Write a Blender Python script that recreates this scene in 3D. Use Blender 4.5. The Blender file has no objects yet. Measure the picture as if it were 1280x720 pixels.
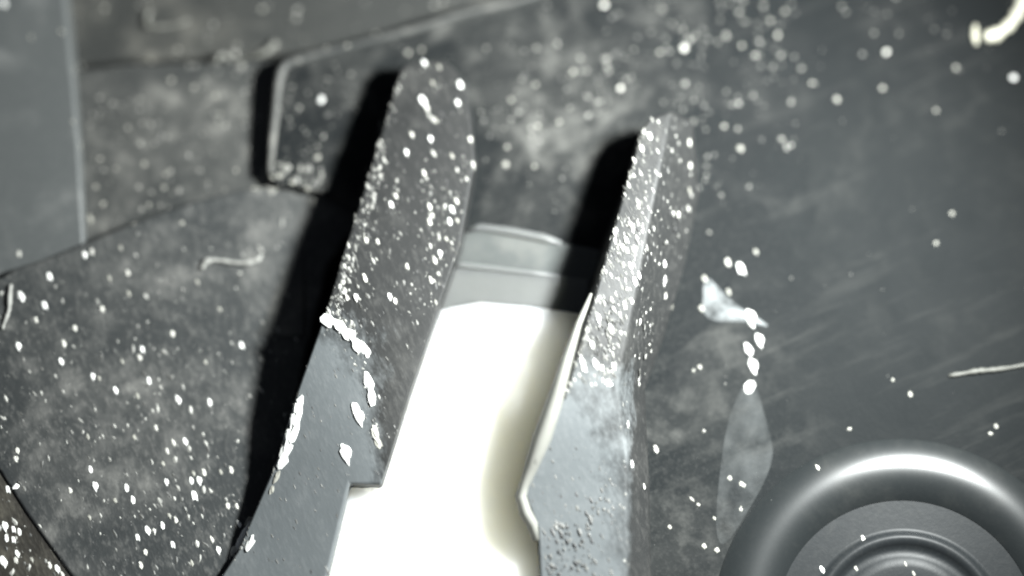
import bpy, bmesh, math, random
from mathutils import Vector, Matrix, noise
from mathutils.bvhtree import BVHTree

random.seed(7)
SC = bpy.context.scene
COL = SC.collection
MM = 0.001                      # everything below is measured in millimetres
# ------------------------------------------------------------------ camera
TILT = math.radians(14.0)
DIST = 70.0
FIELD = 32.0                    # width of the picture at the base plate, mm
cam_d = bpy.data.cameras.new('camera')
cam = bpy.data.objects.new('camera', cam_d)
COL.objects.link(cam)
CAM = Vector((0, -DIST * math.sin(TILT), DIST * math.cos(TILT)))
cam.location = CAM * MM
cam.rotation_euler = (TILT, 0, 0)
cam_d.sensor_width = 36.0
cam_d.lens = 36.0 * DIST / FIELD
cam_d.clip_start = 0.002
cam_d.clip_end = 5.0
cam_d.dof.use_dof = True
cam_d.dof.focus_distance = 67.9 * MM
OPENING = 6.2                         # lens opening, mm
cam_d.dof.aperture_fstop = cam_d.lens / OPENING
SC.camera = cam
try:
    SC.cycles.filter_width = 2.1      # a soft little lens
except AttributeError:
    pass
# ------------------------------------------------------------------ light
world = bpy.data.worlds.new('World')
SC.world = world
world.use_nodes = True
bg = world.node_tree.nodes['Background']
bg.inputs[0].default_value = (0.75, 0.85, 1.0, 1)
bg.inputs[1].default_value = 0.075
ld = bpy.data.lights.new('lamp', 'SPOT')
ld.shadow_soft_size = 2.1 * MM
ld.energy = 0.22
ld.spot_size = math.radians(140)
ld.spot_blend = 1.0
ld.color = (0.96, 1.0, 0.985)
lamp = bpy.data.objects.new('lamp', ld)
COL.objects.link(lamp)
LPOS = Vector((17.5, 5.2, 20.5))
LAIM = Vector((-14.0, -5.0, 0.0))
lamp.location = LPOS * MM
lamp.rotation_euler = (LAIM - LPOS).to_track_quat('-Z', 'Y').to_euler()
vs = SC.view_settings
vs.view_transform = 'Standard'
vs.look = 'None'
vs.exposure = 0.0
vs.gamma = 1.0
vs.use_curve_mapping = False

# ------------------------------------------------------------------ helpers
RGT = Vector((1, 0, 0))
UP = Vector((0, math.cos(TILT), math.sin(TILT)))
FWD = Vector((0, math.sin(TILT), -math.cos(TILT)))


def ray(px, py):
    u = (px - 640.0) / 1280.0 * FIELD
    v = (360.0 - py) / 1280.0 * FIELD
    return (FWD * DIST + RGT * u + UP * v).normalized()


def P(px, py, z=0.0):
    d = ray(px, py)
    t = (z - CAM.z) / d.z
    return CAM + d * t


def link(name, me, mat=None, parent=None, smooth=False):
    o = bpy.data.objects.new(name, me)
    COL.objects.link(o)
    if mat is not None:
        me.materials.append(mat)
    if smooth:
        for p in me.polygons:
            p.use_smooth = True
    if parent is not None:
        o.parent = parent
    return o


def empty(name, loc_mm):
    e = bpy.data.objects.new(name, None)
    e.empty_display_size = 0.002
    e.location = Vector(loc_mm) * MM
    COL.objects.link(e)
    return e


def tag(o, label=None, cat=None, group=None, kind=None):
    if label: o['label'] = label
    if cat: o['category'] = cat
    if group: o['group'] = group
    if kind: o['kind'] = kind
    return o


def place(o, origin_mm):
    """move the mesh so the object's origin sits at origin_mm (local to the world)"""
    off = Vector(origin_mm) * MM
    o.data.transform(Matrix.Translation(-off))
    o.location = off
    return o


def under(o, parent):
    """parent keeping the world place"""
    o.parent = parent
    o.location = o.location - parent_world(parent)
    return o


def parent_world(p):
    v = Vector((0, 0, 0))
    while p is not None:
        v += p.location
        p = p.parent
    return v


def slab(name, pts, bottom, mat, bev=0.12, seg=3, faces=None, draft=None):
    """pts: (px, py, z) outline of the top, clockwise or not; faces: index lists of
    the top when it is folded; straight walls down to z = bottom (mm)."""
    me = bpy.data.meshes.new(name)
    bm = bmesh.new()
    W = [p if isinstance(p, Vector) else P(*p) for p in pts]
    top = [bm.verts.new(w * MM) for w in W]
    fs = faces or [list(range(len(pts)))]
    outline = max(len(f) for f in fs) if not faces else None
    for f in fs:
        try:
            bm.faces.new([top[i] for i in f])
        except ValueError:
            pass
    bm.normal_update()
    bmesh.ops.recalc_face_normals(bm, faces=bm.faces)
    if sum(f.normal.z * f.calc_area() for f in bm.faces) < 0:
        bmesh.ops.reverse_faces(bm, faces=bm.faces)
    border = [e for e in bm.edges if len(e.link_faces) == 1]
    ring = [(e.verts[0], e.verts[1]) for e in border]
    low = {}
    for v in {v for a in ring for v in a}:
        d = (draft or {}).get(next(i for i, t in enumerate(top) if t is v), 0.0) if draft else 0.0
        low[v] = bm.verts.new((v.co.x + d * MM, v.co.y, bottom * MM))
    for a, b in ring:
        f = next(iter([x for x in bm.faces if a in x.verts and b in x.verts and low[a] not in x.verts]))
        vs_ = [v for v in f.verts]
        i = vs_.index(a)
        if vs_[(i + 1) % len(vs_)] is b:
            bm.faces.new([b, a, low[a], low[b]])
        else:
            bm.faces.new([a, b, low[b], low[a]])
    bm.to_mesh(me)
    bm.free()
    o = link(name, me, mat)
    if bev > 0:
        m = o.modifiers.new('bevel', 'BEVEL')
        m.width = bev * MM
        m.segments = seg
        m.limit_method = 'ANGLE'
        m.angle_limit = math.radians(16)
        m.use_clamp_overlap = True
        w = o.modifiers.new('wn', 'WEIGHTED_NORMAL')
        w.keep_sharp = False
        for p in me.polygons:
            p.use_smooth = True
    c = sum(W, Vector()) / len(W)
    place(o, (c.x, c.y, bottom))
    return o


def nodes(name):
    m = bpy.data.materials.new(name)
    m.use_nodes = True
    nt = m.node_tree
    return m, nt, nt.nodes['Principled BSDF']


def mathn(nt, op, a, b=None, clamp=False):
    n = nt.nodes.new('ShaderNodeMath')
    n.operation = op
    n.use_clamp = clamp
    for k, v in enumerate((a, b)):
        if v is None: continue
        if isinstance(v, (int, float)): n.inputs[k].default_value = v
        else: nt.links.new(v, n.inputs[k])
    return n.outputs[0]


def noisen(nt, vec, scale, detail=4, rough=0.6, dist=0.0):
    n = nt.nodes.new('ShaderNodeTexNoise')
    n.inputs['Scale'].default_value = scale
    n.inputs['Detail'].default_value = detail
    n.inputs['Roughness'].default_value = rough
    n.inputs['Distortion'].default_value = dist
    nt.links.new(vec, n.inputs['Vector'])
    return n.outputs['Fac']


def rampn(nt, fac, lo, hi, c0=(0, 0, 0), c1=(1, 1, 1)):
    n = nt.nodes.new('ShaderNodeValToRGB')
    n.color_ramp.elements[0].position = lo
    n.color_ramp.elements[1].position = hi
    n.color_ramp.elements[0].color = (*c0, 1)
    n.color_ramp.elements[1].color = (*c1, 1)
    nt.links.new(fac, n.inputs[0])
    return n.outputs[0]


def mixc(nt, fac, a, b):
    n = nt.nodes.new('ShaderNodeMix')
    n.data_type = 'RGBA'
    for k, v in ((0, fac), (6, a), (7, b)):
        if isinstance(v, (int, float)): n.inputs[k].default_value = v
        elif isinstance(v, tuple): n.inputs[k].default_value = (*v, 1)
        else: nt.links.new(v, n.inputs[k])
    return n.outputs[2]


def plastic(name, base, film, amount, rough, cover=0.5, streak=0.0, bump=0.5, seed=0.0, spec=0.5, fade=None, bare=None):
    """dark moulded plastic under an uneven film of dust"""
    base = tuple(c * 0.62 for c in base); film = tuple(c * 0.62 for c in film); spec *= 0.68
    m, nt, b = nodes(name)
    tc = nt.nodes.new('ShaderNodeTexCoord')
    mp = nt.nodes.new('ShaderNodeMapping')
    mp.inputs['Location'].default_value = (seed, seed * .7, 0)
    nt.links.new(tc.outputs['Object'], mp.inputs[0])
    v = mp.outputs[0]
    big = noisen(nt, v, 230, 5, 0.62, 0.6)
    mid = noisen(nt, v, 1100, 4, 0.6)
    # fine grain, drawn out along one direction like wiped dust
    ms = nt.nodes.new('ShaderNodeMapping')
    ms.vector_type = 'TEXTURE'
    ms.inputs['Rotation'].default_value = (0, 0, math.radians(24))
    ms.inputs['Scale'].default_value = (1, 1 + 2.2 * streak, 1)
    nt.links.new(v, ms.inputs[0])
    fine = noisen(nt, ms.outputs[0], 7500, 3, 0.7)
    film1 = rampn(nt, big, 0.60 - 0.3 * cover, 0.76 - 0.22 * cover)
    film2 = rampn(nt, mid, 0.47, 0.66)
    film3 = rampn(nt, fine, 0.50, 0.72)
    a = mathn(nt, 'MULTIPLY', film1, mathn(nt, 'ADD', mathn(nt, 'MULTIPLY', film2, 0.8), 0.22))
    a = mathn(nt, 'ADD', a, mathn(nt, 'MULTIPLY', film3, 0.55 if streak else 0.16))
    a = mathn(nt, 'MULTIPLY', a, amount, clamp=True)
    if fade:                                     # dust thins out across the plate
        g = nt.nodes.new('ShaderNodeNewGeometry')
        sx = nt.nodes.new('ShaderNodeSeparateXYZ')
        nt.links.new(g.outputs['Position'], sx.inputs[0])
        mr = nt.nodes.new('ShaderNodeMapRange')
        mr.inputs['From Min'].default_value = fade[0] * MM
        mr.inputs['From Max'].default_value = fade[1] * MM
        mr.inputs['To Min'].default_value = 1.0
        mr.inputs['To Max'].default_value = fade[2]
        wob = mathn(nt, 'ADD', sx.outputs[0], mathn(nt, 'MULTIPLY', mathn(nt, 'SUBTRACT', big, 0.5), 8 * MM))
        nt.links.new(wob, mr.inputs[0])
        a = mathn(nt, 'MULTIPLY', a, mr.outputs[0])
    # long faint wipe marks
    mw = nt.nodes.new('ShaderNodeMapping')
    mw.vector_type = 'TEXTURE'
    mw.inputs['Rotation'].default_value = (0, 0, math.radians(12 + seed * 900))
    mw.inputs['Scale'].default_value = (9, 1, 1)
    nt.links.new(v, mw.inputs[0])
    wipe = rampn(nt, noisen(nt, mw.outputs[0], 1600, 4, 0.65, 0.3), 0.55, 0.75)
    a = mathn(nt, 'ADD', a, mathn(nt, 'MULTIPLY', wipe, 0.13 * amount), clamp=True)
    col = mixc(nt, a, base, film)
    if bare:
        at = nt.nodes.new('ShaderNodeAttribute')
        at.attribute_name = 'bare'
        k = mathn(nt, 'ADD', at.outputs['Fac'], mathn(nt, 'MULTIPLY', mathn(nt, 'SUBTRACT', mid, 0.5), 0.5))
        k = mathn(nt, 'ADD', k, mathn(nt, 'MULTIPLY', mathn(nt, 'SUBTRACT', fine, 0.5), 0.35))
        k = rampn(nt, k, 0.36, 0.62)
        bcol = mixc(nt, mathn(nt, 'MULTIPLY', a, 0.55), bare[0], bare[1])
        col = mixc(nt, k, col, bcol)
    nt.links.new(col, b.inputs['Base Color'])
    r = mathn(nt, 'ADD', mathn(nt, 'MULTIPLY', a, 0.35), rough, clamp=True)
    r = mathn(nt, 'ADD', r, mathn(nt, 'MULTIPLY', mathn(nt, 'SUBTRACT', mid, 0.5), 0.16), clamp=True)
    nt.links.new(r, b.inputs['Roughness'])
    b.inputs['Specular IOR Level'].default_value = spec
    bp = nt.nodes.new('ShaderNodeBump')
    bp.inputs['Strength'].default_value = bump
    bp.inputs['Distance'].default_value = 0.00006
    h = mathn(nt, 'ADD', mathn(nt, 'MULTIPLY', fine, 0.45), mathn(nt, 'ADD', mathn(nt, 'MULTIPLY', mid, 0.5), mathn(nt, 'MULTIPLY', big, 1.2)))
    nt.links.new(h, bp.inputs['Height'])
    nt.links.new(bp.outputs[0], b.inputs['Normal'])
    return m


def dustmat(name, lo, hi, p0=0.0, p1=1.0):
    m, nt, b = nodes(name)
    g = nt.nodes.new('ShaderNodeNewGeometry')
    nt.links.new(rampn(nt, g.outputs['Random Per Island'], p0, p1, lo, hi), b.inputs['Base Color'])
    b.inputs['Roughness'].default_value = 0.55
    b.inputs['Specular IOR Level'].default_value = 0.5
    return m


GREY = (0.017, 0.0195, 0.0205)
FILM = (0.20, 0.195, 0.175)
M_FLOOR = plastic('base_plastic', GREY, (0.24, 0.238, 0.223), 0.62, 0.60, 0.60, 0, 0.4, 0.013, 0.05, (3.5, 10, 0.10))
M_RIB = plastic('rib_plastic', (0.026, 0.027, 0.027), (0.19, 0.187, 0.175), 0.36, 0.52, 0.5, 1.0, 0.28, 0.031, 0.4, None, ((0.095, 0.104, 0.108), (0.26, 0.265, 0.265)))
M_PLATE = plastic('plate_plastic', (0.040, 0.044, 0.045), (0.25, 0.246, 0.23), 0.58, 0.46, 0.48, 0.6, 0.4, 0.071)
M_PANEL = plastic('panel_plastic', (0.052, 0.055, 0.054), (0.27, 0.265, 0.243), 0.70, 0.50, 0.6, 0, 0.4, 0.094)
M_UPPER = plastic('upper_plastic', (0.042, 0.044, 0.042), (0.24, 0.23, 0.2), 0.6, 0.55, 0.45, 0, 0.4, 0.21)
M_SMOOTH = plastic('smooth_plastic', (0.115, 0.123, 0.123), (0.34, 0.342, 0.33), 0.55, 0.42, 0.5, 0, 0.25, 0.113)
M_LEDGE = plastic('ledge_plastic', (0.034, 0.031, 0.026), (0.20, 0.185, 0.145), 0.5, 0.55, 0.6, 1.0, 0.6, 0.131)
M_BOSS = plastic('boss_plastic', (0.02, 0.0235, 0.0245), FILM, 0.12, 0.46, 0.3, 0, 0.12, 0.157, 0.12)
bn = M_BOSS.node_tree.nodes['Principled BSDF']
bn.inputs['Coat Weight'].default_value = 1.0
bn.inputs['Coat IOR'].default_value = 1.52
bn.inputs['Coat Roughness'].default_value = 0.29
M_STUD = plastic('stud_plastic', (0.022, 0.025, 0.027), FILM, 0.25, 0.42, 0.3, 0, 0.12, 0.257, 0.2)
M_STEP = plastic('step_plastic', (0.12, 0.13, 0.128), (0.26, 0.26, 0.24), 0.5, 0.36, 0.5, 0, 0.25, 0.181)
M_LIP = plastic('lip_plastic', (0.32, 0.32, 0.29), (0.5, 0.5, 0.46), 0.5, 0.4, 0.5, 0, 0.2, 0.191)
M_TIP = plastic('tip_plastic', (0.20, 0.207, 0.20), (0.30, 0.30, 0.285), 0.5, 0.36, 0.5, 0, 0.2, 0.171)
bn = M_STEP.node_tree.nodes['Principled BSDF']
bn.inputs['Subsurface Weight'].default_value = 0.8
bn.inputs['Subsurface Radius'].default_value = (1.0, 1.0, 0.95)
bn.inputs['Subsurface Scale'].default_value = 1.2 * MM
bn = M_TIP.node_tree.nodes['Principled BSDF']
bn.inputs['Subsurface Weight'].default_value = 1.0
bn.inputs['Subsurface Radius'].default_value = (1.0, 1.0, 0.9)
bn.inputs['Subsurface Scale'].default_value = 1.6 * MM
M_DEEP = plastic('deep_plastic', (0.016, 0.016, 0.016), FILM, 0.2, 0.6, 0.3, 0, 0.3, 0.2)

M_WHITE, nt, b = nodes('white_plastic')
tc = nt.nodes.new('ShaderNodeTexCoord')
f1 = noisen(nt, tc.outputs['Object'], 300, 4, 0.6)
nt.links.new(mixc(nt, f1, (0.89, 0.875, 0.81), (0.86, 0.845, 0.765)), b.inputs['Base Color'])
b.inputs['Roughness'].default_value = 0.38
b.inputs['Subsurface Weight'].default_value = 1.0
b.inputs['Subsurface Radius'].default_value = (1.0, 0.97, 0.88)
b.inputs['Subsurface Scale'].default_value = 4.0 * MM
bp = nt.nodes.new('ShaderNodeBump')
bp.inputs['Strength'].default_value = 0.15
bp.inputs['Distance'].default_value = 0.00005
nt.links.new(noisen(nt, tc.outputs['Object'], 1500, 4, 0.6), bp.inputs['Height'])
nt.links.new(bp.outputs[0], b.inputs['Normal'])

M_DUST = dustmat('dust_specks', (0.05, 0.05, 0.046), (0.46, 0.455, 0.42), 0.2, 1.0)
M_DUSTDIM = dustmat('dust_fine', (0.04, 0.04, 0.04), (0.14, 0.14, 0.13), 0.2, 1.0)
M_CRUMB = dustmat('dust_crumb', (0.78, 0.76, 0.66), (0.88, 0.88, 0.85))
M_BLUR = dustmat('dust_pale', (0.06, 0.06, 0.056), (0.22, 0.217, 0.197), 0.1, 1.0)
M_CREAM = dustmat('cream_fibre', (0.72, 0.70, 0.55), (0.78, 0.76, 0.62))
M_FIBRE = dustmat('grey_fibre', (0.22, 0.22, 0.205), (0.28, 0.28, 0.26))
M_LINT = dustmat('grey_lint', (0.10, 0.10, 0.09), (0.13, 0.13, 0.115))

M_FILM, nt, b = nodes('clear_film')
tc = nt.nodes.new('ShaderNodeTexCoord')
b.inputs['Base Color'].default_value = (0.55, 0.58, 0.58, 1)
b.inputs['Roughness'].default_value = 0.28
al = rampn(nt, noisen(nt, tc.outputs['Object'], 900, 4, 0.6), 0.3, 0.75, (0.0,) * 3, (0.045,) * 3)
nt.links.new(al, b.inputs['Alpha'])

# ------------------------------------------------------------------ the setting
deep = bpy.data.meshes.new('housing_floor')
bm = bmesh.new()
v = [bm.verts.new((x * MM, y * MM, -2.4 * MM)) for x, y in ((-60, -45), (60, -45), (60, 45), (-60, 45))]
bm.faces.new(v)
bm.to_mesh(deep); bm.free()
o = link('housing_floor', deep, M_DEEP)
tag(o, kind='structure')
BOT = -2.4

SURF = []                         # meshes that dust can lie on

# ------------------------------------------------------------------ plastic housing
house = empty('plastic_housing', (P(900, 400).x, P(900, 400).y, BOT))
tag(house, 'dusty charcoal plastic housing with two slanting ribs and a round boss', 'plastic housing')


def part(o, parent):
    under(o, parent)
    SURF.append(o)
    return o


corner = [(345 + 14 * (1 - math.cos(a)), 88 - 16 * math.sin(a), 0) for a in [0, .35, .7, 1.05, 1.4]]
base_pts = [(450, 262, 0), (408, 240, 0), (370, 234, 0), (345, 232, 0), (333, 215, 0), (339, 140, 0)] + corner + [(420, 56, 0), (500, 36, 0), (560, 17, 0), (640, -2, 0), (760, -38, 0), (1000, -90, 0), (1500, -150, 0),
            (1600, 1000, 0), (430, 1000, 0), (445, 420, 0)]
part(slab('base_plate', base_pts, BOT + .02, M_FLOOR, 0.10, 3), house)

# each rib is one moulding: a dark dusty crown that runs down into a paler smooth ramp
def rib(V, crown, ramp, draft=()):
    ks = list(V); ix = {k: i for i, k in enumerate(ks)}
    fs = [[ix[c] for c in f.split()] for f in crown + ramp]
    o = slab('rib', [V[k] for k in ks], -1.6, M_RIB, 0.09, 3, fs, {ix[k]: d for k, d in draft})
    me = o.data
    up = {ix[c] for f in crown for c in f.split()}
    dn = {ix[c] for f in ramp for c in f.split()}
    att = me.color_attributes.new('bare', 'FLOAT_COLOR', 'CORNER')
    for li, l in enumerate(me.loops):
        i = l.vertex_index
        x = 0.5 if i in up and i in dn else 1.0 if i in dn else 0.0
        if i >= len(ks):            # foot of a wall
            x = 0.25
        att.data[li].color = (x, x, x, 1)
    m = o.modifiers['bevel']; m.angle_limit = math.radians(24); m.material = -1
    return part(o, house)


rib({
 'a': (500, 88, 1.15), 'a2': (512, 76, 1.1), 'b': (556, 74, 1.1), 'c': (584, 102, 1.1), 'd': (594, 200, 1.2),
 'e': (576, 305, 1.25), 'f': (549, 382, 1.25), 'g': (512, 490, 1.2), 'h': (476, 606, 1.0),
 'i': (464, 500, 1.35), 'j': (446, 428, 1.5), 'k': (405, 394, 1.6), 'l': (456, 232, 1.4), 'm': (432, 306, 1.5),
 'n': (520, 200, 1.35), 'o': (492, 330, 1.45),
 'p': (437, 604, 0.96), 'q': (409, 722, 0.85), 'q2': (385, 830, 0.8), 'r2': (205, 830, 0.3), 'r': (296, 690, 0.2), 's': (346, 574, 0.66), 't': (370, 492, 1.15), 'u': (410, 560, 1.05)},
 ['a a2 n l', 'a2 b n', 'b c d n', 'n d e o', 'l n o m', 'm o j k', 'o e f j', 'f g i j', 'g h i'],
 ['k j i u t', 'i h p u', 't u s', 'u p q r s', 'q q2 r2 r'])
rib({
 'a': (800, 166, 2.0), 'b': (812, 148, 1.95), 'c': (838, 138, 1.9), 'd': (866, 150, 1.1), 'd2': (874, 240, 0.5), 'e': (856, 330, 0.45),
 'f': (830, 420, 0.45), 'g': (806, 486, 0.45), 'h': (788, 484, 1.4), 'i': (772, 482, 2.1), 'j': (711, 480, 2.6), 'k': (742, 372, 2.55), 'l': (768, 280, 2.25),
 'n': (824, 215, 2.0), 'o': (800, 340, 2.3),
 'g2': (812, 610, 0.45), 'g3': (816, 840, 0.45), 'w': (784, 570, 1.5), 'w2': (782, 840, 1.2), 'q2': (677, 840, 1.0), 'q': (675, 722, 1.1), 'r': (672, 662, 1.25),
 's': (655, 616, 1.5), 's2': (660, 600, 1.6), 't': (684, 546, 2.1)},
 ['a b n l', 'b c n', 'c d d2 n', 'n d2 e o', 'l n o k', 'o e f', 'o f g h', 'k o i j', 'o h i', 'h g g2 w', 'w g2 g3 w2'],
 ['j i w t', 'i h w', 't w r s s2', 'w w2 q r', 'w2 q2 q'],
 [('a', -.15), ('l', -.45), ('k', -.6), ('j', -.5), ('t', -.35), ('s2', -.2)])


def lathe(name, c, prof, mat, n=96, z0=0.0):
    me = bpy.data.meshes.new(name)
    bm = bmesh.new()
    rings = []
    for r, z in prof:
        if r < 1e-4:
            rings.append([bm.verts.new(Vector((c.x, c.y, z + z0)) * MM)])
        else:
            rings.append([bm.verts.new(Vector((c.x + r * math.cos(2 * math.pi * k / n), c.y + r * math.sin(2 * math.pi * k / n), z + z0)) * MM) for k in range(n)])
    for A, B in zip(rings, rings[1:]):
        for k in range(n):
            k2 = (k + 1) % n
            if len(B) == 1: bm.faces.new([A[k], A[k2], B[0]])
            else: bm.faces.new([A[k], A[k2], B[k2], B[k]])
    bmesh.ops.recalc_face_normals(bm, faces=bm.faces)
    if max(bm.faces, key=lambda f: f.calc_center_median().z).normal.z < 0:
        bmesh.ops.reverse_faces(bm, faces=bm.faces)
    bm.to_mesh(me); bm.free()
    o = link(name, me, mat, smooth=True)
    place(o, (c.x, c.y, z0))
    return o


BC = P(1140, 785, 0.9)
def arc(r0, z0, r1, z1, bulge, n=8):
    return [(r0 + (r1 - r0) * t, z0 + (z1 - z0) * t + bulge * math.sin(math.pi * t)) for t in [k / n for k in range(n + 1)]]
prof = [(5.87, -0.02)] + [(5.85 - 1.9 * t, 0.01 + 0.05 * t + 0.31 * (1 - ((5.85 - 1.9 * t - 4.9) / 0.95) ** 2)) for t in [k / 40 for k in range(41)]] 
boss = part(lathe('round_boss', BC, prof, M_BOSS, 128, 0.002), house)
prof2 = [(4.05, 0.04), (3.1, 0.045), (3.0, 0.05), (2.95, 0.10), (2.87, 0.16), (2.78, 0.18), (2.68, 0.16), (2.6, 0.1), (2.5, 0.02), (2.42, 0.01), (2.3, 0.02), (2.2, 0.06), (2.05, 0.12), (1.9, 0.13), (1.6, 0.13), (1.0, 0.12), (0.0, 0.12)]
part(lathe('stud', BC, prof2, M_STUD, 96, 0.004), boss)

# ------------------------------------------------------------------ neighbouring plates
def thing_plate(name, pts, bottom, mat, bev, label, cat='plastic plate'):
    o = slab(name, pts, bottom, mat, bev)
    tag(o, label, cat)
    SURF.append(o)
    return o


def zl(px): return -0.40 + (400 - px) / 400 * 0.95
outer = [(-170, 412), (-80, 378), (0, 346), (22, 333), (62, 321), (105, 303), (170, 276), (240, 251), (300, 236), (352, 230), (400, 234), (446, 246), (446, 282), (412, 330), (384, 440),
         (362, 545), (334, 640), (300, 728), (250, 850), (165, 850), (92, 726), (60, 682), (30, 640), (0, 592), (-80, 470)]
thing_plate('plastic_plate', [(x, y, zl(x)) for x, y in outer], BOT + .02, M_PLATE, 0.14,
            'dark grey plastic plate heavily speckled with dust, beside the rib with the long black shadow')
thing_plate('recessed_panel', [(88, 300, -.4), (92, 88, -.6), (160, 80, -.6), (260, 78, -.6), (329, 74, -.6), (380, 74, -.6), (380, 420, -.2), (80, 420, -.2)], BOT + .02, M_PANEL, 0.06,
            'sunken brownish grey panel mottled with dust between the smooth panel and the rounded corner')
thing_plate('upper_panel', [(86, 84, -.9), (160, 76, -.9), (260, 74, -.9), (331, 70, -.9), (700, 60, -.9), (1050, 0, -.9), (1050, -330, -.9), (60, -330, -.9), (78, -60, -.9)], BOT + .02, M_UPPER, 0.16,
            'dark dusty panel above the sunken panel, behind the housing edge')
thing_plate('smooth_panel', [(74, -330, .05), (79, -30, .05), (85, 30, .05), (93, 110, .05), (99, 190, .05), (105, 300, .05), (107, 400, .05), (-420, 470, .05), (-420, -330, .05)], BOT + .02, M_SMOOTH, 0.12,
            'smooth clean grey panel with a straight shiny edge')
thing_plate('ledge', [(-420, 395, 1.0), (-120, 450, .78), (10, 590, .46), (130, 760, .16), (220, 960, .0), (-420, 960, 1.0)], BOT + .02, M_LEDGE, 0.1,
            'dark brown ledge thick with pale crumbs below the speckled plate', 'ledge')

# ------------------------------------------------------------------ white lever between the ribs
lev = empty('white_lever', (P(580, 560).x, P(580, 560).y, 0.003))
tag(lev, 'bright white plastic lever lying in the channel between the two ribs', 'lever')


def XY(px, py, zr, z, dx=0.0):
    p = P(px, py, zr)
    return Vector((p.x + dx, p.y, z))


BZ = 0.36
body = [XY(549, 379, 1.25, BZ, -.3), XY(565, 373, 1.2, BZ), XY(600, 369, 1.0, BZ), XY(660, 374, 1.0, BZ), XY(738, 384, 1.2, BZ, .15),
        XY(712, 478, 2.3, BZ, .1), XY(684, 545, 2.1, BZ, .1), XY(655, 615, 1.85, BZ, .1), XY(672, 662, 1.65, BZ, .1), XY(675, 722, 1.6, BZ, .1), XY(677, 860, 1.55, BZ, .1),
        XY(376, 860, .8, BZ, -.45), XY(409, 722, .85, BZ, -.45), XY(437, 602, .96, BZ, -.45), XY(476, 606, 1.0, BZ, -.45), XY(512, 490, 1.2, BZ, -.45)]
part(slab('body', body, -2.3, M_WHITE, 0.16, 4), lev)
lip_c = [(739, 368, 2.3, 3), (723, 405, 2.5, 5), (709, 448, 2.65, 8), (694, 500, 2.4, 11), (678, 546, 2.1, 13), (664, 583, 1.8, 10), (655, 606, 1.58, 7), (651, 620, 1.5, 8), (656, 640, 1.4, 9), (665, 655, 1.25, 8), (670, 675, 1.1, 5)]


def tube(name, path, rad, mat, n=8, flat=1.0):
    """path: world points in mm; rad: list of radii in mm"""
    me = bpy.data.meshes.new(name)
    bm = bmesh.new()
    rings = []
    for i, p in enumerate(path):
        t = (path[min(i + 1, len(path) - 1)] - path[max(i - 1, 0)]).normalized()
        s = t.cross(Vector((0, 0, 1))).normalized()
        u = s.cross(t).normalized()
        rings.append([bm.verts.new((p + s * rad[i] * math.cos(2 * math.pi * k / n) + u * rad[i] * flat * math.sin(2 * math.pi * k / n)) * MM) for k in range(n)])
    for A, B in zip(rings, rings[1:]):
        for k in range(n):
            bm.faces.new([A[k], A[(k + 1) % n], B[(k + 1) % n], B[k]])
    bm.faces.new(rings[0]); bm.faces.new(rings[-1])
    bmesh.ops.recalc_face_normals(bm, faces=bm.faces)
    bm.to_mesh(me); bm.free()
    o = link(name, me, mat, smooth=True)
    c = sum(path, Vector()) / len(path)
    place(o, (c.x, c.y, min(p.z for p in path)))
    return o


edge_highlight_px = [(334, 214), (337, 175), (341, 135), (344, 105), (347, 88), (353, 78), (365, 73), (390, 66), (430, 56), (480, 43), (520, 32), (560, 19), (600, 8), (640, 0), (700, -18), (760, -34)]  # added raised strip, paler than the plate, standing in for its edge highlight
part(tube('rim', [P(x + 3, y + 3, 0.02) for x, y in edge_highlight_px], [.10, .13, .14, .15, .16, .16, .15, .14, .13, .13, .13, .13, .13, .12, .12, .1], M_PANEL, 10, 1.0), house)
lp = [P(x, y, z) for x, y, z, r in lip_c]
part(tube('lip', lp, [r * 0.022 for *_, r in lip_c], M_LIP, 12, 1.5), lev)
tip = part(slab('tip', [(560, 330, .32), (575, 332, .32), (736, 349, .32), (740, 396, .32), (548, 392, .32), (552, 372, .32)], -2.0, M_TIP, 0.07, 3), lev)
part(slab('step', [(582, 286, .16), (600, 284, .16), (700, 303, .16), (752, 312, .16), (742, 372, .16), (556, 372, .16)], -2.0, M_STEP, 0.07, 3), tip)
rp = [(583, 289), (600, 284), (640, 290), (680, 298), (702, 305)]  # added ridge, paler than the step, in place of the step's edge highlight
part(tube('ridge', [P(x, y, .17) for x, y in rp], [.06, .12, .14, .14, .08], M_TIP, 12, 1.0), lev)
rp = [(563, 331), (580, 332), (610, 335), (660, 341), (700, 345)]  # second added ridge, a pale line for the highlight along the tip
part(tube('ridge', [P(x, y, .33) for x, y in rp], [.05, .1, .09, .07, .04], M_TIP, 12, 1.0), lev)

# ------------------------------------------------------------------ dust
bpy.context.view_layer.update()
dg = bpy.context.evaluated_depsgraph_get()
VV, FF = [], []
for s in SURF:
    ev = s.evaluated_get(dg)
    me = ev.to_mesh()
    off = parent_world(s)
    k = len(VV)
    VV += [v.co + off for v in me.vertices]
    FF += [[k + i for i in p.vertices] for p in me.polygons]
    ev.to_mesh_clear()
TREE = BVHTree.FromPolygons(VV, FF)


def hit(px, py):
    h = TREE.ray_cast(CAM * MM, ray(px, py))
    if h[0] is None: return None, None
    return h[0] / MM, h[1]


def inside(px, py, poly):
    c = False
    j = len(poly) - 1
    for i in range(len(poly)):
        xi, yi = poly[i]; xj, yj = poly[j]
        if (yi > py) != (yj > py) and px < (xj - xi) * (py - yi) / (yj - yi) + xi: c = not c
        j = i
    return c


OCT = [(1, 0, 0), (.25, .9, 0), (-.3, 1, .1), (-1, .1, 0), (-.3, -.9, 0), (.35, -1, 0), (.35, .1, 1), (-.35, -.05, .95)]
OCF = [(0, 1, 6), (1, 2, 6), (2, 7, 6), (2, 3, 7), (3, 4, 7), (4, 5, 7), (5, 6, 7), (5, 0, 6)]


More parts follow.
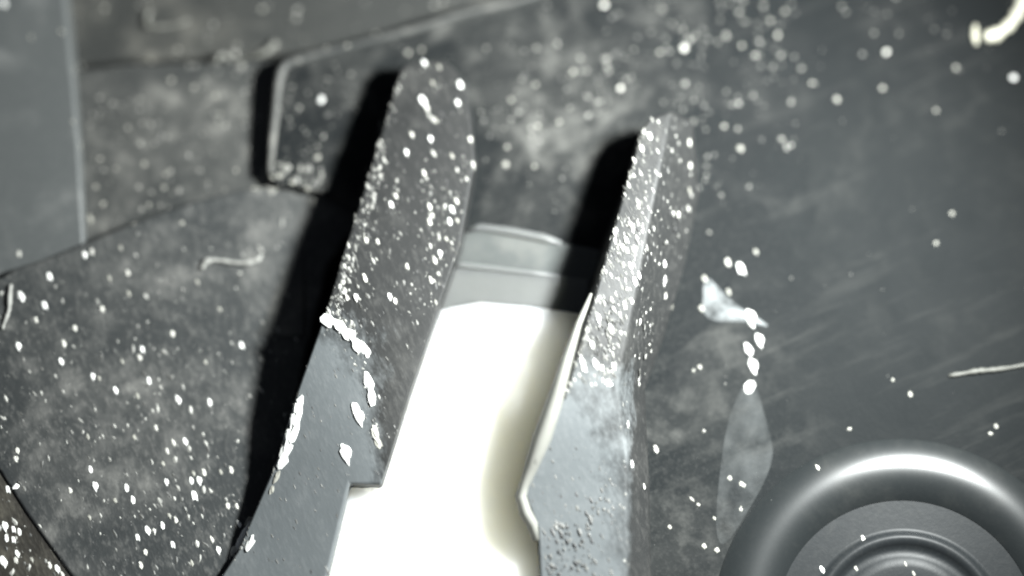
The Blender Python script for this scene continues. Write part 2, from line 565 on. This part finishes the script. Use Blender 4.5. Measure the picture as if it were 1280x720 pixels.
class Dust:
    def __init__(s): s.v = []; s.f = []
    def grain(s, p, n, ln, wd, ang, h=0.6):
        """p on the surface (mm); ang: heading in the picture plane; lengths in mm"""
        d = Vector((math.cos(ang), math.sin(ang), 0))
        d = (d - n * d.dot(n)).normalized()
        e = n.cross(d)
        k = len(s.v)
        for a, b_, c_ in OCT:
            j = random.uniform(.55, 1.35)
            s.v.append((p + d * a * ln * .5 * j + e * b_ * wd * .5 * j + n * (c_ * wd * h - .01)) * MM)
        s.f += [tuple(k + i for i in f) for f in OCF]
    def build(s, name, mat):
        me = bpy.data.meshes.new(name)
        me.from_pydata([tuple(v) for v in s.v], [], s.f)
        me.update()
        return link(name, me, mat)


HEAD = math.radians(-66)          # the specks lie combed in one direction


def scatter(name, label, mat, regions, seed, wk=0.62):
    random.seed(seed)
    D = Dust()
    for poly, n, w0, w1, asp, spread, clump in regions:
        xs = [p[0] for p in poly]; ys = [p[1] for p in poly]
        done = tries = 0
        while done < n and tries < n * 60:
            tries += 1
            x = random.uniform(min(xs), max(xs)); y = random.uniform(min(ys), max(ys))
            if not inside(x, y, poly): continue
            if clump and noise.noise(Vector((x / 60, y / 60, seed))) * clump + 0.5 < random.random(): continue
            p, nn = hit(x, y)
            if p is None or nn.z < .25: continue
            w = (w0 + (w1 - w0) * random.random() ** 2.6) * 0.025 * wk
            a = 1 + (asp - 1) * random.uniform(.5, 1.3)
            D.grain(p, nn, w * a, w, HEAD + random.gauss(0, spread), random.uniform(.12, .28))
            done += 1
    o = D.build(name, mat)
    tag(o, label, 'dust', kind='stuff')
    return o


PLATE = [(-120, 400), (0, 350), (60, 325), (105, 306), (240, 254), (395, 230), (420, 262), (366, 440), (296, 640), (262, 728), (215, 800), (140, 800), (60, 690), (0, 600)]
RIB1 = [(497, 86), (560, 68), (592, 102), (600, 200), (580, 305), (550, 382), (476, 606), (462, 500), (446, 420), (402, 392), (456, 232)]
RIB1_EDGE = [(497, 86), (514, 84), (475, 232), (448, 310), (424, 392), (402, 392), (430, 306), (454, 232)]
RIB1_R = [(540, 200), (600, 190), (580, 305), (550, 382), (530, 400), (530, 300)]
RIB2_EDGE = [(798, 166), (815, 146), (832, 150), (818, 240), (806, 340), (780, 420), (776, 478), (706, 500), (740, 372), (764, 280)]
RIB2_R = [(828, 145), (874, 150), (876, 240), (850, 330), (800, 490), (812, 720), (780, 720), (778, 490), (806, 340)]
RAMP1 = [(405, 395), (446, 429), (475, 606), (437, 606), (409, 722), (285, 722), (300, 690), (346, 574), (368, 496)]
RAMP2 = [(711, 480), (776, 483), (786, 560), (784, 722), (675, 722), (672, 662), (655, 616), (684, 546)]
PANEL = [(105, 85), (320, 80), (330, 225), (110, 295)]
UPPER = [(90, -60), (620, -60), (600, -5), (345, 66), (330, 70), (95, 84)]
SMOOTH = [(-80, -60), (75, -60), (85, 30), (103, 300), (-80, 370)]
FLOOR_M = [(600, 60), (1000, 20), (1000, 200), (880, 300), (880, 160), (800, 140), (720, 150), (690, 290), (600, 275)]
FLOOR_T = [(345, 80), (640, 0), (1280, -60), (1280, 60), (900, 130), (600, 60), (500, 70), (410, 200), (345, 210)]
FLOOR_R = [(880, 120), (1360, 60), (1360, 560), (1100, 540), (880, 700), (820, 720), (800, 500)]
LEDGE = [(-40, 600), (0, 605), (85, 735), (140, 800), (-40, 800)]

scatter('dust_specks', 'fine pale dust specks scattered over the dark plate beside the rib shadow', M_DUST, [
    (PLATE, 620, 2.5, 9, 2.4, .22, 0.8), ([(60, 440), (300, 440), (300, 700), (120, 720)], 200, 3, 10, 2.4, .2, 0.8)], 3)
scatter('dust_specks', 'bright gritty dust specks combed along the crowns of the two ribs', M_DUST, [
    (RIB1, 240, 2.5, 8, 2.6, .15, 0.8), (RIB1_EDGE, 240, 3, 9, 2.4, .15, 0.3), (RIB1_R, 60, 4, 9, 2.3, .15, .5),
    ([(402, 392), (440, 402), (464, 436), (470, 500), (478, 545), (460, 545), (448, 470), (428, 428), (405, 410)], 130, 3, 9, 2.0, .5, .3), ([(376, 480), (362, 490), (338, 585), (350, 588), (374, 520)], 70, 3, 9, 2.2, .3, .2), ([(318, 645), (306, 650), (284, 700), (300, 702)], 40, 3, 8, 2.2, .3, .2),
    ([(708, 470), (782, 470), (786, 520), (700, 525)], 60, 3, 8, 2.4, .15, .2), (RIB2_EDGE, 400, 2, 7, 3.0, .12, 0.8), ([(798, 166), (812, 146), (780, 260), (756, 350), (728, 440), (706, 500), (740, 372), (764, 280)], 200, 2.5, 7, 3, .12, .3), (RIB2_R, 120, 3, 8, 2.2, .2, .5)], 5)
scatter('dust_specks', 'faint dust streaks on the pale ramps at the feet of the ribs', M_DUSTDIM, [
    (RAMP1, 420, 2, 6, 2.8, .12, 0.4), (RAMP2, 460, 2, 6, 2.8, .12, 0.4), (RIB1, 420, 2, 6, 2.8, .15, 0.4), (RIB2_R, 160, 2, 6, 2.5, .15, .4), (RIB2_EDGE, 600, 1.6, 5, 3.4, .12, .5), (RIB1_EDGE, 260, 2, 6, 3.2, .12, .3), (PLATE, 600, 2, 6, 2.4, .25, .6)], 8)
scatter('dust_specks', 'soft pale dust over the sunken panel and the panel above it', M_BLUR, [
    (PANEL, 260, 4, 14, 1.3, 3, 1.2), (UPPER, 110, 4, 14, 1.4, 3, 0.8), (SMOOTH, 14, 3, 6, 1.5, 1, 0)], 12)
scatter('dust_specks', 'sparse pale dust on the open base of the housing', M_BLUR, [
    (FLOOR_M, 260, 4, 13, 1.3, 3, 1.2), (FLOOR_T, 160, 4, 12, 1.3, 3, 1.2), ([(345, 80), (460, 56), (455, 90), (395, 200), (345, 212)], 70, 4, 12, 1.3, 3, .6), ([(316, 214), (350, 204), (402, 210), (414, 250), (396, 270), (368, 244), (322, 242)], 80, 6, 18, 1.4, 3, .2), ([(700, 0), (1000, -20), (980, 120), (820, 150), (700, 120)], 120, 4, 14, 1.3, 3, 1.2), (FLOOR_R, 60, 3, 9, 1.3, 3, 0.7)], 15)
scatter('dust_specks', 'dense cream grit heaped on the brown ledge', M_DUST, [(LEDGE, 160, 4, 12, 1.8, .3, 0.3)], 18)

# single crumbs large enough to pick out -------------------------------------------------
random.seed(21)
CR = {}
M_SOFT = dustmat('crumb_soft', (0.09, 0.088, 0.078), (0.30, 0.295, 0.26))
M_MID = dustmat('crumb_mid', (0.45, 0.44, 0.38), (0.6, 0.59, 0.54))
for k in range(15):
    me = bpy.data.meshes.new('dust_crumb')
    bm = bmesh.new()
    bmesh.ops.create_icosphere(bm, subdivisions=2, radius=0.5)
    for v in bm.verts:
        v.co *= 1 + 0.75 * noise.noise(v.co * 2.3 + Vector((k * 7, 0, 0))) + 0.4 * noise.noise(v.co * 5 + Vector((0, k * 5, 0)))
        v.co.z *= 0.28
    bm.to_mesh(me); bm.free()
    me.materials.append((M_SOFT, M_MID, M_CRUMB)[k // 5])
    for p in me.polygons: p.use_smooth = False
    CR.setdefault(k // 5, []).append(me)


def crumbs(label, group, lst, asp=2.2, ang=HEAD, soft=False, wk=0.48):
    for x, y, w, *r in lst:
        p, n = hit(x, y)
        if p is None: continue
        a = r[0] if r else asp
        if not soft: a = max(a, 2.1) if len(r) < 2 else a
        lvl = (2 if w >= 15 else 1 if w >= 13 else 0) if soft else (2 if w >= 9 else 1 if w >= 8 else 0)
        o = bpy.data.objects.new('dust_crumb', random.choice(CR[lvl]))
        COL.objects.link(o)
        d = Vector((math.cos(ang), math.sin(ang), 0))
        if a < 1.3:
            q = random.uniform(0, 6.28); d = Vector((math.cos(q), math.sin(q), 0))
        if len(r) > 1: d = Vector((math.cos(math.radians(r[1])), math.sin(math.radians(r[1])), 0))
        d = (d - n * d.dot(n)).normalized()
        R = Matrix((d, n.cross(d), n)).transposed().to_4x4()
        w *= 0.025 * (0.48 if soft else wk)
        o.matrix_world = Matrix.Translation((p + n * w * .07) * MM) @ R @ Matrix.Diagonal((w * a * MM, w * MM, w * MM, 1))
        size = ('smaller', 'middling', 'larger')[lvl]
        tag(o, size + ' ' + label, 'dust crumb', size + ' ' + group)


crumbs('bright dust crumb lying on the speckled plate beside the rib shadow', 'crumbs on the speckled plate', [
    (106, 318, 9, 1.4), (115, 315, 8, 1.4), (62, 346, 11, 1.2), (27, 371, 13, 1.2), (56, 382, 11, 1.3), (23, 432, 11, 1.3), (45, 400, 8), (128, 386, 8), (80, 429, 8), (77, 452, 9),
    (94, 410, 8), (151, 310, 7), (160, 341, 8, 1.4), (161, 367, 7), (137, 348, 7), (216, 417, 8), (178, 437, 9, 1.5), (175, 447, 8, 1.2), (116, 470, 9), (124, 473, 7), (153, 452, 7), (186, 476, 9),
    (275, 387, 6), (302, 432, 9), (247, 353, 7), (257, 453, 6), (172, 495, 7), (223, 500, 11, 1.3), (145, 488, 9), (195, 535, 8), (262, 503, 9), (110, 546, 7), (113, 587, 9, 1.4), (119, 607, 12, 1.4),
    (88, 613, 8, 1.5), (166, 625, 10, 1.1), (158, 610, 10, 1.1), (144, 626, 7, 1.6), (112, 647, 7), (232, 552, 9), (217, 553, 8), (209, 564, 8), (204, 580, 7), (208, 602, 9, 1.3), (289, 587, 8, 1.6), (276, 590, 6),
    (243, 620, 13, 1.25), (249, 600, 11, 1.6), (239, 601, 9, 1.6), (242, 592, 7), (255, 590, 8, 1.6), (185, 663, 11, 1.6), (203, 657, 9, 2.2), (220, 650, 8, 2.2), (212, 645, 7), (172, 672, 9, 1.9), (182, 690, 8, 1.5), (216, 681, 9, 1.5),
    (176, 706, 8, 1.4), (265, 674, 8), (273, 687, 10, 1.6), (285, 632, 8), (296, 633, 8), (299, 655, 9, 1.7), (240, 704, 7), (168, 547, 7), (22, 563, 8), (19, 574, 8), (20, 608, 12, 1.4, 30), (10, 612, 10, 1.2)])
crumbs('tight pale crumb packed where the speckled plate meets the ramp', 'crumbs at the foot of the plate', wk=.9, lst=[
    (307, 665, 9, 3.2, 60), (300, 678, 9, 2.4, 60), (292, 688, 8, 1.8, 60), (311, 652, 7, 2, 60)])
crumbs('large cream grain heaped on the brown ledge', 'grains on the brown ledge', [
    (6, 657, 13, 1.3), (17, 662, 9, 1.4), (24, 665, 9, 1.7), (17, 675, 9, 1.7), (8, 673, 9, 1.6), (22, 692, 9, 1.6), (20, 700, 8), (5, 702, 14, 1.4), (62, 706, 8, 2), (72, 711, 10, 1.6), (40, 700, 7, 2.2), (78, 718, 8)])
crumbs('glinting dust crumb stuck on the rib that casts the long black shadow', 'crumbs on the long-shadowed rib', [
    (529, 126, 14, 1.3), (534, 135, 8), (575, 106, 11, 1.4), (572, 128, 9, 1.6), (530, 78, 10, 1.3), (549, 84, 7), (541, 104, 7), (545, 151, 7), (588, 174, 8), (515, 168, 8), (538, 173, 9, 2), (565, 195, 7),
    (508, 190, 9), (530, 216, 8), (537, 258, 8, 1.8), (565, 262, 10, 2.2), (571, 251, 8), (537, 277, 8, 1.7), (562, 277, 9, 2.3), (572, 276, 7), (570, 252, 7), (558, 299, 7), (550, 316, 9, 1.8), (544, 326, 8), (539, 350, 8, 2.6), (545, 378, 6),
    (509, 333, 8), (458, 300, 8), (472, 302, 8, 2), (456, 347, 8, 2.6), (445, 371, 10, 2), (487, 370, 9), (494, 376, 8), (434, 372, 8), (489, 256, 9), (495, 245, 8)])
crumbs('bright worn clump on the ridge where the dark rib turns into its ramp', 'clumps on the rib ridge', wk=1.0, lst=[
    (410, 401, 14, 1.4, -20), (424, 408, 12, 1.6, -25), (436, 418, 13, 1.6, -40), (446, 432, 12, 1.5, -50), (457, 438, 9, 1.3), (461, 478, 10, 2.4, -75), (464, 496, 9, 2.6, -75), (445, 512, 9, 1.3), (449, 520, 10, 1.3), (432, 565, 12, 1.2), (469, 540, 8, 1.8), (472, 553, 7)])
crumbs('long pale flake along the edge where the ramp drops into the shadow', 'flakes along the ramp edge', wk=.9, lst=[
    (374, 505, 9, 2.6, 72), (369, 525, 13, 2.6, 70), (364, 545, 15, 2.4, 68), (358, 563, 14, 2.2, 66), (353, 578, 11, 2, 64), (346, 596, 7, 2.4, 68), (340, 612, 6, 2, 68), (370, 512, 9, 2.2, 72), (313, 680, 9, 2.4, 62)])
crumbs('gritty cream crumb stuck on the rib nearer the round boss', 'crumbs on the short-shadowed rib', [
    (812, 170, 9), (802, 185, 8), (793, 200, 8, 2), (862, 178, 8, 1.5), (862, 238, 7), (848, 268, 8), (863, 207, 8), (783, 300, 9), (778, 308, 8, 2), (784, 313, 8), (794, 310, 8), (788, 332, 8), (799, 344, 9), (794, 352, 11, 1.4), (831, 330, 9, 1.9),
    (831, 350, 10, 2.6), (832, 370, 8, 2), (840, 384, 7, 1.3), (781, 381, 8), (790, 376, 8), (765, 375, 7), (800, 402, 8), (764, 410, 9), (748, 398, 9, 2.2), (745, 455, 12, 2), (730, 460, 10, 2), (728, 452, 9, 2), (753, 460, 8, 2), (740, 430, 9), (767, 458, 8), (760, 479, 15, 1.2, 0), (795, 510, 7), (785, 530, 8), (799, 530, 8), (797, 553, 9), (820, 561, 8), (790, 580, 9), (805, 608, 8, 2), (789, 637, 9, 1.5), (801, 660, 8), (791, 698, 8), (800, 714, 8)])
crumbs('round pale crumb on the sunken panel or its rim', 'crumbs on the sunken panel', soft=True, lst=[
    (173, 78, 10, 1.2), (188, 76, 11, 1.2), (243, 109, 10, 1.2), (270, 120, 10, 1.2), (214, 101, 11, 1.2), (125, 199, 9, 1.2), (180, 205, 10, 1.2), (207, 218, 7, 1.2), (205, 234, 9, 1.2), (295, 213, 8, 1.2), (160, 160, 9, 1.3), (275, 143, 7, 1.2), (145, 211, 7, 1.2), (129, 255, 10, 1.2), (186, 256, 8, 1.2), (205, 235, 8, 1.2), (167, 280, 9, 1.2), (131, 10, 10, 1.2), (328, 11, 10, 1.2), (120, 234, 9, 1.3), (113, 274, 12, 1.8), (222, 62, 9, 1.2)])
crumbs('small dust glint or stand-in edge highlight on the smooth grey panel', 'glints on the smooth panel', [(5, 4, 11, 1.5), (39, 47, 6), (77, 40, 7), (91, 152, 6), (100, 182, 7), (24, 317, 8, 1.2), (93, 88, 4, 7, 98)])  # last, long thin crumb stands in for the highlight on the panel's edge
crumbs('soft round dust crumb on the open base of the housing', 'crumbs on the housing base', soft=True, lst=[
    (402, 125, 15, 1.05), (397, 197, 12, 1.1), (408, 60, 8, 1.1), (470, 43, 10, 1.1), (434, 57, 8, 1.1), (510, 66, 10, 1.1), (527, 62, 9, 1.1), (340, 222, 11, 1.1), (228, 279, 9, 1.1), (755, 6, 14, 1.1), (717, 90, 11, 1.1), (776, 110, 13, 1.1),
    (669, 106, 8, 1.1), (672, 158, 9, 1.2), (699, 152, 9, 1.2), (632, 206, 12, 1.3), (668, 208, 9, 1.1), (634, 184, 8, 1.1), (639, 125, 9, 1.4), (825, 65, 9, 1.1), (855, 60, 14, 1.2), (927, 57, 9, 1.1), (945, 69, 9, 1.1), (963, 26, 9, 1.1), (972, 44, 11, 1.2), (981, 14, 9, 1.1),
    (926, 186, 12, 1.3), (905, 158, 9, 1.1), (1015, 104, 8, 1.1), (1046, 124, 12, 1.2), (1108, 65, 13, 1.2), (1103, 110, 10, 1.1), (1170, 138, 8, 1.1), (1267, 97, 15, 1.05), (1195, 85, 11, 1.1), (1190, 267, 10, 1.1), (1170, 304, 9, 1.2), (1138, 493, 10, 1.3), (1116, 475, 7, 1.1), (1062, 536, 8, 1.2), (1245, 533, 9, 1.3), (1238, 542, 9, 1.2), (1279, 457, 8, 1.1), (875, 459, 9, 1.3), (867, 463, 7, 1.1),
    (865, 624, 6, 2.4, -40), (873, 631, 6, 1.8, -40), (893, 648, 7, 1.5), (837, 659, 8, 1.5), (880, 683, 10, 1.5), (896, 688, 11, 1.3), (912, 598, 10, 1.3), (928, 606, 10, 2, -40), (926, 636, 8, 1.6, 85)])
crumbs('tiny bright speck on the round boss', 'specks on the round boss', [(1022, 584, 8, 1.3), (1079, 673, 8, 1.5), (1070, 711, 7, 1.5), (1028, 712, 9, 1.3), (1132, 705, 6, 1.5), (1142, 717, 6, 1.2)])

# fibres and slivers ---------------------------------------------------------------------
def fibre(name, label, cat, pts, mat, lift=0.0, n=8, group=None):
    """pts: (px, py, width px) laid on whatever lies under them"""
    W, R = [], []
    sm = []
    for (x0, y0, w0), (x1, y1, w1) in zip(pts, pts[1:]):
        for k in range(4):
            t = k / 4; sm.append((x0 + (x1 - x0) * t, y0 + (y1 - y0) * t, w0 + (w1 - w0) * t))
    sm.append(pts[-1])
    for i in range(2):
        sm = [sm[0]] + [tuple((a[j] + 2 * b_[j] + c_[j]) / 4 for j in range(3)) for a, b_, c_ in zip(sm, sm[1:], sm[2:])] + [sm[-1]]
    for x, y, w in sm:
        p, nn = hit(x, y)
        r = w * 0.025 * 0.5
        W.append(p + Vector((0, 0, r * .6 + lift))); R.append(r * random.uniform(.6, 1.15))
    zs = [w.z for w in W]
    for i in range(len(W)):
        W[i].z = max(zs[max(0, i - 2):i + 3])
    o = tube(name, W, R, mat, n)
    tag(o, label, cat, group)
    return o


fibre('curled_fibre', 'pale grey curled fibre lying on the speckled plate by the rib shadow', 'fibre', [(252, 337, 5), (258, 326, 8), (275, 326, 6), (292, 329, 6), (308, 330, 7), (322, 326, 7), (328, 319, 4)], M_FIBRE)
fibre('hair_fibre', 'short bent fibre at the pointed end of the speckled plate', 'fibre', [(14, 356, 6), (12, 372, 6), (12, 388, 6), (7, 400, 5), (3, 412, 4)], M_FIBRE)
fibre('soft_fibre', 'blurred hooked fibre on the upper panel', 'fibre', [(188, 14, 7), (183, 24, 8), (185, 34, 9), (200, 35, 7), (220, 32, 7), (236, 26, 5)], M_LINT)
fibre('dust_ridge', 'pale strand of matted dust along the rim above the sunken panel', 'fibre', [(262, 79, 4), (282, 77, 8), (305, 76, 8), (322, 72, 9), (336, 64, 11), (345, 54, 10)], M_LINT)
fibre('cream_string', 'thick cream string with a frayed end on the housing base', 'string', [(1284, -14, 20), (1274, 14, 16), (1262, 32, 13), (1250, 42, 17), (1240, 47, 20), (1230, 48, 12)], M_CREAM, n=10)
fibre('frayed_tuft', 'loose cream tuft beside the thick cream string', 'fibre', [(1219, 32, 5), (1218, 44, 8), (1220, 56, 7)], M_CREAM)
fibre('thin_fibre', 'thin faint fibre lying alone beyond the round boss', 'fibre', [(1186, 470, 5), (1206, 467, 6), (1222, 464, 9), (1240, 463, 6), (1262, 460, 6), (1284, 456, 5)], M_LINT)

# cream beads in a chain by the sliver
crumbs('cream bead of debris in the chain above the pointed sliver', 'beads above the sliver', wk=.62, lst=[(938, 396, 17, 1.05), (949, 424, 13, 1.1), (936, 437, 12, 1.1), (941, 456, 15, 1.2), (926, 336, 12, 1.2), (910, 328, 8, 1.1), (945, 315, 6, 1.2), (881, 349, 7, 1.1), (877, 386, 7, 1.1), (911, 365, 6, 1.1)])


def sliver(name, label, outline, ridge, h, mat):
    """thin translucent chip: outline on the base plate, ridge line raised by h"""
    me = bpy.data.meshes.new(name)
    bm = bmesh.new()
    O = [bm.verts.new(P(x, y, 0.03) * MM) for x, y in outline]
    B = [bm.verts.new((P(x, y, 0.008)) * MM) for x, y in outline]
    Rv = [bm.verts.new(P(x, y, 0.03 + hh) * MM) for (x, y), hh in zip(ridge, h)]
    n = len(O)
    cs = [min(range(len(Rv)), key=lambda k: (Rv[k].co - O[i].co).length) for i in range(n)]
    for i in range(n):
        j = (i + 1) % n
        a, b_ = cs[i], cs[j]
        if a == b_: bm.faces.new([O[i], O[j], Rv[a]])
        else: bm.faces.new([O[i], O[j], Rv[b_], Rv[a]])
        bm.faces.new([O[j], O[i], B[i], B[j]])
    bm.faces.new(B)
    bmesh.ops.recalc_face_normals(bm, faces=bm.faces)
    bm.to_mesh(me); bm.free()
    o = link(name, me, mat)
    m = o.modifiers.new('sub', 'SUBSURF'); m.levels = 2; m.render_levels = 2
    for p in me.polygons: p.use_smooth = True
    c = sum((P(x, y, 0) for x, y in outline), Vector()) / n
    place(o, (c.x, c.y, 0.005))
    tag(o, label, 'plastic chip')
    return o


def rim(parent, pts, w):
    o = tube('edge', [P(x, y, z) for x, y, z in pts], [w * (0.5 + 0.5 * math.sin(math.pi * (k + .5) / len(pts))) for k in range(len(pts))], M_RIM, 8)
    under(o, parent)


M_RIM, nt, b = nodes('film_edge')
b.inputs['Base Color'].default_value = (0.5, 0.52, 0.52, 1)
b.inputs['Roughness'].default_value = 0.3
nt.links.new(rampn(nt, noisen(nt, nt.nodes.new('ShaderNodeTexCoord').outputs['Object'], 1300, 3, 0.6), 0.42, 0.68, (0.0,) * 3, (0.09,) * 3), b.inputs['Alpha'])
M_CHIP, nt, b = nodes('chip_film')
b.inputs['Base Color'].default_value = (0.5, 0.53, 0.54, 1)
b.inputs['Roughness'].default_value = 0.35
tc = nt.nodes.new('ShaderNodeTexCoord')
nt.links.new(rampn(nt, noisen(nt, tc.outputs['Object'], 1500, 4, 0.65), 0.36, 0.72, (0.0,) * 3, (0.28,) * 3), b.inputs['Alpha'])
c = sliver('plastic_sliver', 'pointed translucent plastic sliver with a bright tip beside the round boss',
       [(936, 473), (944, 479), (951, 495), (957, 516), (963, 540), (971, 562), (964, 590), (948, 622), (922, 664), (902, 690), (893, 672), (894, 630), (898, 590), (903, 552), (910, 520), (919, 498), (928, 481)],
       [(937, 486), (937, 530), (932, 580), (912, 650)], [.5, .28, .15, .06], M_FILM)
c = sliver('plastic_flake', 'crumpled translucent plastic flake under the chain of cream beads',
       [(880, 340), (889, 349), (903, 364), (918, 378), (936, 392), (958, 402), (966, 412), (940, 404), (915, 402), (898, 404), (880, 398), (877, 384), (878, 362)],
       [(889, 378), (905, 388), (935, 398)], [.3, .3, .25], M_CHIP)
crumbs('bright crumb added as the lit tip of the pointed plastic sliver', 'sliver tip', wk=.8, lst=[(937, 484, 14, 1.5, 80)])  # pale crumb added so the sliver's tip looks lit
crumbs('dull clot of dust where the speckled plate meets the housing corner', 'clots at the plate corner', soft=True, wk=1, lst=[(330, 224, 12, 1.6, 20), (350, 220, 12, 1.4, 0), (366, 228, 12, 1.3, 0), (384, 236, 12, 1.3, -60), (392, 252, 12, 1.6, -70), (345, 236, 10, 1.3, 0), (318, 236, 10, 1.4, 20)])
